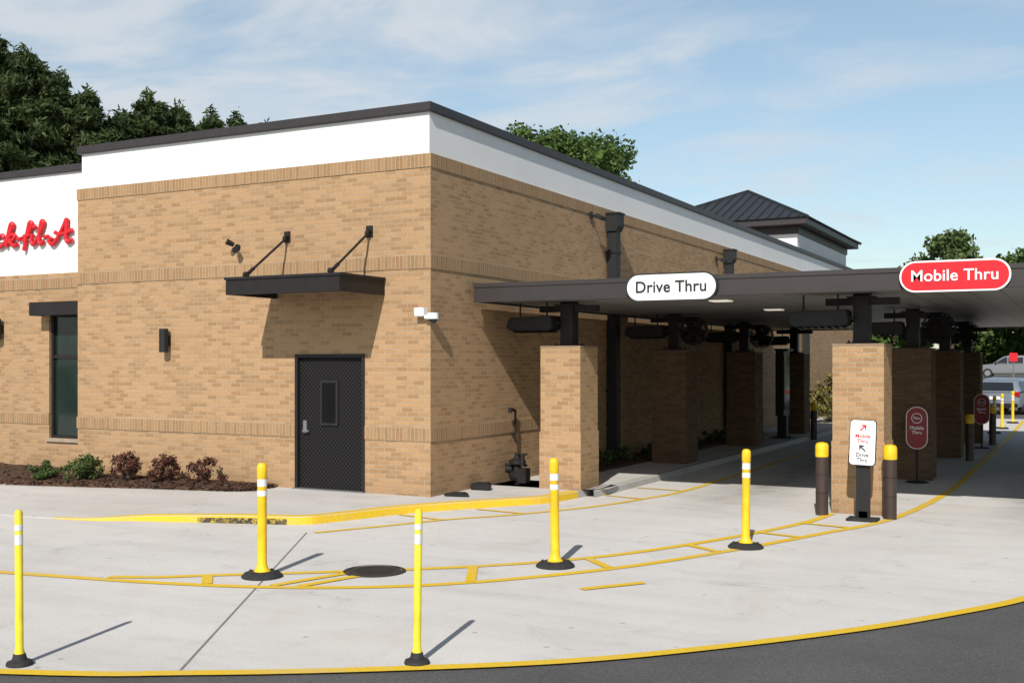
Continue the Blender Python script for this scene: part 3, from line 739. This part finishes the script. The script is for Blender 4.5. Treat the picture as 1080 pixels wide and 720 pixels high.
def redsign(loc, rz, lab):
    P = empty("rounded_notice_sign", loc, lab, "sign", rotz=rz)
    mb = MB(); mb.lathe([(0,.025),(.17,.02),(.2,.0)]); mb.fin("stand_base", M_rubber, P, smooth=True)
    mb = MB(); mb.cyl((0,0,.02),(0,0,.62),.02); mb.fin("stand_pole", M_black, P, smooth=True)
    bd = empty("sign_board", (0,0,.95), parent=P)
    mb = MB(); mb.xzprism(rrect(0,0,.36,.74,.175,10), -.035, -.02); mb.fin("board_edge", M_whitetext, bd)
    mb = MB(); mb.xzprism(rrect(0,0,.335,.715,.163,10), -.038, -.0345); mb.fin("board_face", M_darkred, bd)
    mb = MB()
    for k in range(24):
        a0, a1 = 2*math.pi*k/24, 2*math.pi*(k+1)/24
        mb.cyl((.085*math.cos(a0),-.04,.17+.085*math.sin(a0)),(.085*math.cos(a1),-.04,.17+.085*math.sin(a1)),.007,seg=5)
    mb.fin("ring_emblem", M_whitetext, bd)
    text("Mobile", .085, (0,-.0402,-.0), M_whitetext, "board_lettering", bd, bold=.001, ext=.001)
    text("Thru", .085, (0,-.0402,-.08), M_whitetext, "board_lettering", bd, bold=.001, ext=.001)
    text("Thru", .06, (0,-.0402,.17), M_whitetext, "board_lettering", bd, bold=.001, ext=.001)
    return P
redsign((6.0,6.45,.004), 0, "dark red rounded Mobile Thru sign on thin pole before pillar")
redsign((6.35,15.3,.004), 0, "dark red rounded Mobile Thru sign further along the lane")
P = empty("car_park_sign", (5.6, 42, -.01), "small plain red sign on a thin post by the parked cars", "sign")
mb = MB(); mb.cyl((0,0,0),(0,0,2.2),.03); mb.fin("sign_post", M_grey, P)
mb = MB(); mb.xzprism(rrect(0,2.35,.36,.40,.05), -.05, -.03); mb.fin("sign_plate", M_red, P)

P = empty("menu_board", (1.5,15.2,.1), "tall dark menu board on a pedestal beside the lane", "menu board")
mb = MB(); mb.box(-.12,.12,-.12,.12,0,.6); mb.box(-.25,.25,-.2,.2,0,.04); mb.fin("pedestal", M_dark, P, .006)
mb = MB(); mb.box(-.12,.10,-.32,.32,.6,2.3); mb.box(-.14,.2,-.36,.36,2.3,2.36); mb.fin("board_cabinet", M_dark, P, .008)
mb = MB(); mb.box(.101,.11,-.28,.28,.75,2.2); mb.fin("display_panel", M_glass, P)

P = empty("manhole_cover", (2.29,-4.75,.002), "round dark cast iron manhole cover set in the concrete", "manhole cover")
M_iron = simple("cast_iron", (.05,.045,.042), .6, .4, .3, 15)
mb = MB(); mb.lathe([(0,.006),(.27,.006)],seg=40)
for i in range(-5,6):
    for j in range(-5,6):
        if i*i+j*j < 24: mb.box(i*.045-.013,i*.045+.013,j*.045-.013,j*.045+.013,.0055,.011)
mb.fin("cover_plate", M_iron, P)
mb = MB(); mb.lathe([(.275,.0075),(.31,.0075),(.32,.0)],seg=40); mb.fin("cover_ring", M_iron, P)

# ---------------------------------------------------------------- vegetation
def leaves(name, clumps, per, size, mat, parent, seed, flat=.8, loc=(0,0,0), shell=.55, thin=.32):
    rng = np.random.default_rng(seed); V = []
    for (c, r) in clumps:
        n = int(per)
        d = rng.normal(size=(n,3)); d /= np.linalg.norm(d, axis=1)[:,None]
        rad = shell+(1-shell)*rng.random(n)**.7; rad *= (1+.24*rng.normal(size=n))
        p = np.array(c)+d*rad[:,None]*np.array(r)
        a = rng.normal(size=(n,3)); a /= np.linalg.norm(a,axis=1)[:,None]
        b = np.cross(a, d+rng.normal(size=(n,3))*flat); b /= (np.linalg.norm(b,axis=1)[:,None]+1e-9)
        s = size*(.6+.8*rng.random(n))[:,None]
        V.append(np.stack([p-a*s*.5, p+b*s*thin, p+a*s*.5, p-b*s*thin],1))
    V = np.concatenate(V).reshape(-1,3); n = len(V)//4
    me = bpy.data.meshes.new(name); me.vertices.add(len(V)); me.vertices.foreach_set("co", V.ravel())
    me.loops.add(4*n); me.loops.foreach_set("vertex_index", np.arange(4*n)); me.polygons.add(n)
    me.polygons.foreach_set("loop_start", np.arange(0,4*n,4)); me.polygons.foreach_set("loop_total", np.full(n,4))
    me.update(calc_edges=True); me.validate(); me.materials.append(mat)
    o = bpy.data.objects.new(name, me); o.location = loc; col.objects.link(o)
    if parent: o.parent = parent
    return o
def tree(name, loc, H_, R, mat, seed, label, cat="tree", pine=False, per=230, size=.34, group=None, base=.3, nl=None, dome=False):
    rnd = random.Random(seed)
    T_ = empty(name, loc, label, cat, group)
    mb = MB(); clumps = []
    pts = [Vector((0,0,-.1))]
    for i in range(1,6): pts.append(Vector((rnd.uniform(-.25,.25)*i*.3, rnd.uniform(-.25,.25)*i*.3, H_*.9*i/5)))
    r0 = H_*.018+.05
    for i in range(5): mb.cyl(pts[i], pts[i+1], r0*(1-i*.18), r0*(1-(i+1)*.18), 8)
    nl = nl or (46 if pine else 24)
    for k in range(nl):
        t = base+(1-base)*(k+.5)/nl; z = H_*.95*t; a = k*2.4+rnd.uniform(-.4,.4)
        tt = (t-base)/(1-base)
        if pine: rr = R*(1.02-tt)**.72*rnd.uniform(.4,1.2)
        elif dome: rr = R*math.sqrt(max(.08,1-tt**3.2))*rnd.uniform(.45,1.0)
        else: rr = R*math.sqrt(max(.05,1-(2*tt-.85)**2))*rnd.uniform(.6,1.05)
        idx = min(4,int(z/(H_*.9)*5)); pz = Vector((pts[idx].x,pts[idx].y,z-rr*.25))
        e_ = Vector((math.cos(a)*rr, math.sin(a)*rr, z+rr*(.12 if pine else .18)))
        mb.cyl(pz, e_, r0*.28, r0*.08, 5)
        for q_ in range(4 if pine else 3):
            f_ = (.35,.65,.88,1.08)[q_] if pine else (.45,.8,1.05)[q_]
            c = pz.lerp(e_, f_)+Vector((rnd.uniform(-.5,.5),rnd.uniform(-.5,.5),rnd.uniform(-.3,.4)))*R*.2
            cr = R*(rnd.uniform(.09,.18) if pine else rnd.uniform(.14,.28))
            clumps.append((tuple(c), (cr, cr, cr*(.55 if pine else .75))))
    c = (pts[-1].x, pts[-1].y, H_*.96); clumps.append((c,(R*.12,R*.12,H_*.035)) if pine else (c,(R*.22,R*.22,H_*.04)))
    mb.fin("trunk", M_bark, T_)
    leaves("crown", clumps, per, size, mat, T_, seed, thin=.14 if pine else .32)
    return T_
PL = "tall dark green pine tree behind the restaurant"; PG = "pine trees behind the restaurant"
for i, (px_x, y_, h_, r_) in enumerate((
    (-43.0,22.2,19.0,3.8), (-39.9,22.6,19.0,3.7), (-38.7,23.9,18.3,3.6), (-37.9,25.0,17.2,3.5), (-37.4,26.5,16.6,3.4), (-39.5,27.5,16.0,4.0),
    (-37.0,28.2,15.8,3.2), (-36.7,30.0,17.0,3.3), (-36.7,32.2,16.9,3.3), (-36.6,34.6,17.0,3.2), (-36.3,36.8,17.2,3.0), (-36.0,39.2,17.0,2.8), (-35.0,40.8,16.7,2.4), (-41.5,25.0,17.6,4.0))):
    tree("pine_tree", (px_x,y_,-.03), h_, r_, M_pine, 100+i, PL, pine=True, group=PG, per=130, size=.38, base=.4)
tree("broadleaf_tree", (-17.9,40.7,-.03), 14.5, 4.9, M_leaf, 7, "rounded green broadleaf tree rising behind the roof", per=430, size=.25, nl=54, dome=True, base=.5)
tree("broadleaf_tree", (-16.3,42.0,-.03), 14.6, 4.4, M_leaf, 17, "rounded green broadleaf tree rising behind the roof", per=330, size=.25, nl=44, dome=True, base=.5)
tree("broadleaf_tree", (-3.4,103.9,.9), 14.0, 5.0, M_leaf2, 8, "pale green broadleaf tree beyond the canopy", per=170, size=.5)
tree("broadleaf_tree", (5.2,100.0,.9), 12.9, 4.2, M_leaf, 9, "green broadleaf tree at the far car park edge", per=170, size=.5)
rt = random.Random(5)
for i in range(9):
    x = -22+i*6.5+rt.uniform(-1,1)
    tree("background_tree", (x,112+rt.uniform(-3,3),.9), rt.uniform(7.5,9.5), 4.2, M_leaf, 20+i, "green broadleaf tree in the row beyond the car park", per=90, size=.75, group="trees beyond the car park", base=.12)
def shrub(loc, w, h, mat, seed, label, cat="shrub", group="shrubs in the mulch bed", n=22, size=.05, per=55):
    rnd = random.Random(seed); P = empty("shrub", loc, label, cat, group)
    mb = MB(); cl = []
    for k in range(n):
        a = rnd.uniform(0,6.3); rr = w*.5*rnd.uniform(.1,.95); z = h*rnd.uniform(.25,1.0)*(1-.45*(rr/(w*.5))**2)
        e_ = (math.cos(a)*rr, math.sin(a)*rr, z); mb.cyl((0,0,-.02), e_, .008, .003, 5)
        cl.append((e_, (w*.12,w*.12,h*.17)))
    mb.fin("branches", M_bark, P); leaves("foliage", cl, per, size, mat, P, seed, shell=.2); return P
shrub((-6.85,-1.2,.12), .50,.32,M_shrub,31,"low green shrub in the mulch bed by the brick wall")
shrub((-6.15,-.95,.12), .72,.42,M_shrub,32,"rounded green shrub in the mulch bed by the brick wall",n=34)
shrub((-5.45,-.72,.13), .68,.45,M_redsh,33,"reddish purple shrub in the mulch bed by the brick wall",n=32,per=48)
shrub((-4.78,-.55,.13), .64,.44,M_redsh,34,"reddish purple shrub in the mulch bed by the brick wall",n=28,per=48)
shrub((-4.02,-.42,.13), .62,.42,M_redsh,35,"sparse reddish shrub in the mulch bed by the brick wall",n=20,per=42)
for i, y in enumerate((4.4,5.6,6.6,8.4,9.6,11,12.6,14)):
    shrub((.42,y,.11), .55,.3,M_shrub,50+i,"low green plant in the shaded strip by the wall",group="plants along the side wall",n=10,size=.07)
for i, (x, y) in enumerate(((1.0,23.4),(1.3,25.0),(1.0,26.8),(1.5,28.6),(1.0,30.6))):
    shrub((x,y,.1), 1.6,1.5,M_pinksh if i%2==0 else M_shrub2,70+i,"tall yellowish flowering shrub beside the brick side wall" if i%2==0 else "tall yellow-green shrub beside the brick side wall",group="tall shrubs by the side wall",n=36,size=.13)

# ---------------------------------------------------------------- far car park terrain and cars
mb = MB(); mb.poly([(-60,56,-.03),(90,56,-.03),(90,68,1.0),(-60,68,1.0)]); tag(mb.fin("grass_bank", M_grass), kind="structure")
mb = MB(); mb.poly([(-60,68,1.0),(90,68,1.0),(90,98,1.0),(-60,98,1.0)]); tag(mb.fin("car_park", M_asph), kind="structure")
mb = MB(); mb.poly([(-90,98,1.0),(120,98,1.0),(160,400,2.5),(-130,400,2.5)]); tag(mb.fin("hill", M_grass), kind="structure")
M_tyre = simple("tyre_rubber", (.02,.02,.02), .85); M_rim = simple("alloy_rim", (.45,.45,.47), .3, .8)
m, nt, b = new_mat("car_glass"); M_cg = m; b.inputs["Base Color"].default_value = (.02,.025,.03,1); b.inputs["Roughness"].default_value = .08
M_tail = simple("tail_lamp_lens", (.45,.01,.01), .2); M_head = simple("head_lamp_lens", (.7,.7,.72), .15)
def car(loc, rz, colr, label, name="parked_car", hs=1.0):
    P = empty(name, loc, label, "car", "cars in the car park", rotz=rz); P.scale = (1,1,hs)
    m, nt, b = new_mat("car_paint"); p_ = pos_node(nt)
    L(nt, ramp(nt, noise(nt,p_,3,3), [(.3,[c*.93 for c in colr]),(.7,colr)]), b.inputs["Base Color"]); b.inputs["Roughness"].default_value = .28; b.inputs["Metallic"].default_value = .35; b.inputs["Coat Weight"].default_value = .6
    low = [(-2.15,.32),(-2.22,.55),(-2.18,.95),(-1.0,1.02),(.95,1.0),(1.75,.92),(2.1,.78),(2.2,.52),(2.12,.28)]
    up = [(-2.12,.98),(-1.95,1.36),(-1.70,1.53),(-1.2,1.60),(.0,1.58),(.35,1.50),(1.05,1.00)]
    mb = MB()
    def loft(pts, wf):
        secs = []
        for k in (-1,-.96,-.8,.8,.96,1):
            sh = {1:.09, .96:.03, .8:0}[abs(k)]
            cy = sum(p[0] for p in pts)/len(pts); cz = sum(p[1] for p in pts)/len(pts)
            secs.append([mb.bm.verts.new((k*wf(z), y+(cy-y)*sh*.9, z+(cz-z)*sh)) for y, z in pts])
        n = len(pts)
        for a, b2 in zip(secs, secs[1:]):
            for i in range(n): mb.bm.faces.new((a[i],a[(i+1)%n],b2[(i+1)%n],b2[i]))
        mb.bm.faces.new(secs[0]); mb.bm.faces.new(secs[-1][::-1])
    loft(low, lambda z: .91 if z > .45 else .87)
    loft(up, lambda z: .88-(max(z,1.0)-1.0)*.42)
    mb.fin("car_body", m, P, smooth=True)
    def win(pts): mb = MB(); mb.poly(pts); mb.fin("car_window", M_cg, P)
    win([(-.66,-2.125,1.06),(.66,-2.125,1.06),(.58,-1.975,1.40),(-.58,-1.975,1.40)])
    win([(-.70,1.02,1.07),(.70,1.02,1.07),(.60,.44,1.46),(-.60,.44,1.46)])
    for s in (-1,1):
        for ya,yb,yc,yd in ((-1.85,-1.05,-1.05,-1.68),(-.97,-.02,-.02,-.97),(.06,.86,.22,.06)):
            win([(s*.885,ya,1.05),(s*.885,yb,1.05),(s*.728,yc,1.45),(s*.728,yd,1.45)])
        for y in (-1.38,1.35):
            w = empty("car_wheel", (s*.80,y,.33), parent=P)
            mb = MB(); mb.cyl((-.12,0,0),(.12,0,0),.33,seg=24); mb.fin("tyre", M_tyre, w, smooth=True)
            mb = MB(); mb.cyl((-.125,0,0),(.125,0,0),.20,seg=10); mb.fin("rim", M_rim, w)
        mb = MB(); mb.box(s*.62,s*.90,-2.22,-2.10,.80,1.0); mb.fin("tail_lamp", M_tail, P, .02)
        mb = MB(); mb.box(s*.55,s*.86,2.04,2.16,.68,.80); mb.fin("head_lamp", M_head, P, .02)
        mb = MB(); mb.box(s*.90,s*1.06,.72,.86,1.0,1.14); mb.fin("wing_mirror", M_black, P, .03)
    mb = MB(); mb.box(-.84,.84,-2.27,-2.17,.36,.50); mb.fin("rear_bumper", M_black, P, .02)
    mb = MB(); mb.box(-.84,.84,2.13,2.23,.30,.44); mb.fin("front_bumper", M_black, P, .02)
    mb = MB(); mb.box(-.25,.25,-2.235,-2.205,.66,.80); mb.fin("number_plate", M_white, P)
    return P
car((5.9,36.6,-.01), math.radians(-14), (.26,.30,.36), "silver blue hatchback driving away past the yellow posts", hs=.93)
car((3.6,73,1.0), math.radians(90), (.30,.31,.33), "grey car parked side-on beyond the grass bank")
car((-2.6,74,1.0), math.radians(88), (.30,.02,.02), "red car parked side-on beyond the grass bank")
car((7.0,82,1.0), math.radians(95), (.60,.60,.60), "white car parked behind others in the far lot", hs=.93)
car((9.5,73.5,1.0), math.radians(90), (.35,.36,.38), "grey car parked side-on beyond the grass bank")

# ---------------------------------------------------------------- camera
cam = bpy.data.cameras.new("camera"); co = bpy.data.objects.new("camera", cam); col.objects.link(co)
cam.sensor_width = 36; cam.lens = 1161/1080*36; cam.clip_end = 3000; cam.clip_start = .1
cam.shift_y = 22/1080
co.location = (8.653, -13.925, 2.1); co.rotation_euler = (math.radians(90), 0, math.radians(27.62))
scene.camera = co

# ---------------------------------------------------------------- light
d = Vector((-.28,1.2,-1)).normalized()
sun = bpy.data.lights.new("sun", 'SUN'); so = bpy.data.objects.new("sun", sun); col.objects.link(so)
sun.energy = 4.9; sun.angle = math.radians(.53); sun.color = (1,.95,.88)
so.rotation_euler = d.to_track_quat('-Z','Y').to_euler(); so.location = (0,0,20)
w = bpy.data.worlds.new("World"); scene.world = w; w.use_nodes = True; nt = w.node_tree
bg = nt.nodes["Background"]; bg.inputs["Strength"].default_value = .085
sk = N(nt, "ShaderNodeTexSky"); sk.sky_type = 'NISHITA'; sk.sun_disc = False
sk.sun_elevation = math.radians(39); sk.sun_rotation = math.radians(167); sk.air_density = 1.0; sk.dust_density = .4; sk.ozone_density = 1.2
tc = N(nt, "ShaderNodeTexCoord"); s = N(nt, "ShaderNodeSeparateXYZ"); L(nt, tc.outputs["Generated"], s.inputs[0])
zc = math_(nt, 'ADD', math_(nt, 'MAXIMUM', s.outputs[2], 0), .13)
cb = N(nt, "ShaderNodeCombineXYZ"); L(nt, math_(nt,'DIVIDE',s.outputs[0],zc), cb.inputs[0]); L(nt, math_(nt,'DIVIDE',s.outputs[1],zc), cb.inputs[1])
mp = N(nt, "ShaderNodeMapping"); mp.inputs["Rotation"].default_value = (0,0,math.radians(35)); mp.inputs["Scale"].default_value = (.8,1.2,1); mp.inputs["Location"].default_value = (2.1,.4,0)
L(nt, cb.outputs[0], mp.inputs[0])
n1 = noise(nt, mp.outputs[0], 1.7, 11, .56, .3)
n2 = noise(nt, mp.outputs[0], .5, 3, .5)
west = math_(nt, 'MULTIPLY', math_(nt, 'SUBTRACT', math_(nt, 'MULTIPLY', s.outputs[0], -1), .42), .22)
f = math_(nt,'ADD', math_(nt,'ADD', math_(nt,'MULTIPLY', n1, .8), math_(nt,'MULTIPLY', n2, .3)), west)
fac = ramp(nt, f, [(.47,0),(.55,.30),(.63,.75),(.75,.92)])
grad = ramp(nt, s.outputs[2], [(0,(1.15,1.18,1.18)),(.18,(1.62,1.56,1.42)),(.34,(2.0,1.86,1.58)),(.62,(.8,.82,.85)),(1,(.5,.53,.57))])
vm = N(nt, "ShaderNodeVectorMath", operation='MULTIPLY'); L(nt, sk.outputs[0], vm.inputs[0]); L(nt, grad, vm.inputs[1])
cl = ramp(nt, s.outputs[2], [(0,(7.6,8.1,8.5)),(.4,(8.8,9.1,9.4)),(.7,(4.2,4.4,4.6))])
c = mix(nt, fac, vm.outputs[0], cl)
L(nt, c, bg.inputs["Color"])
scene.view_settings.view_transform = 'Standard'; scene.view_settings.look = 'None'; scene.view_settings.exposure = 0
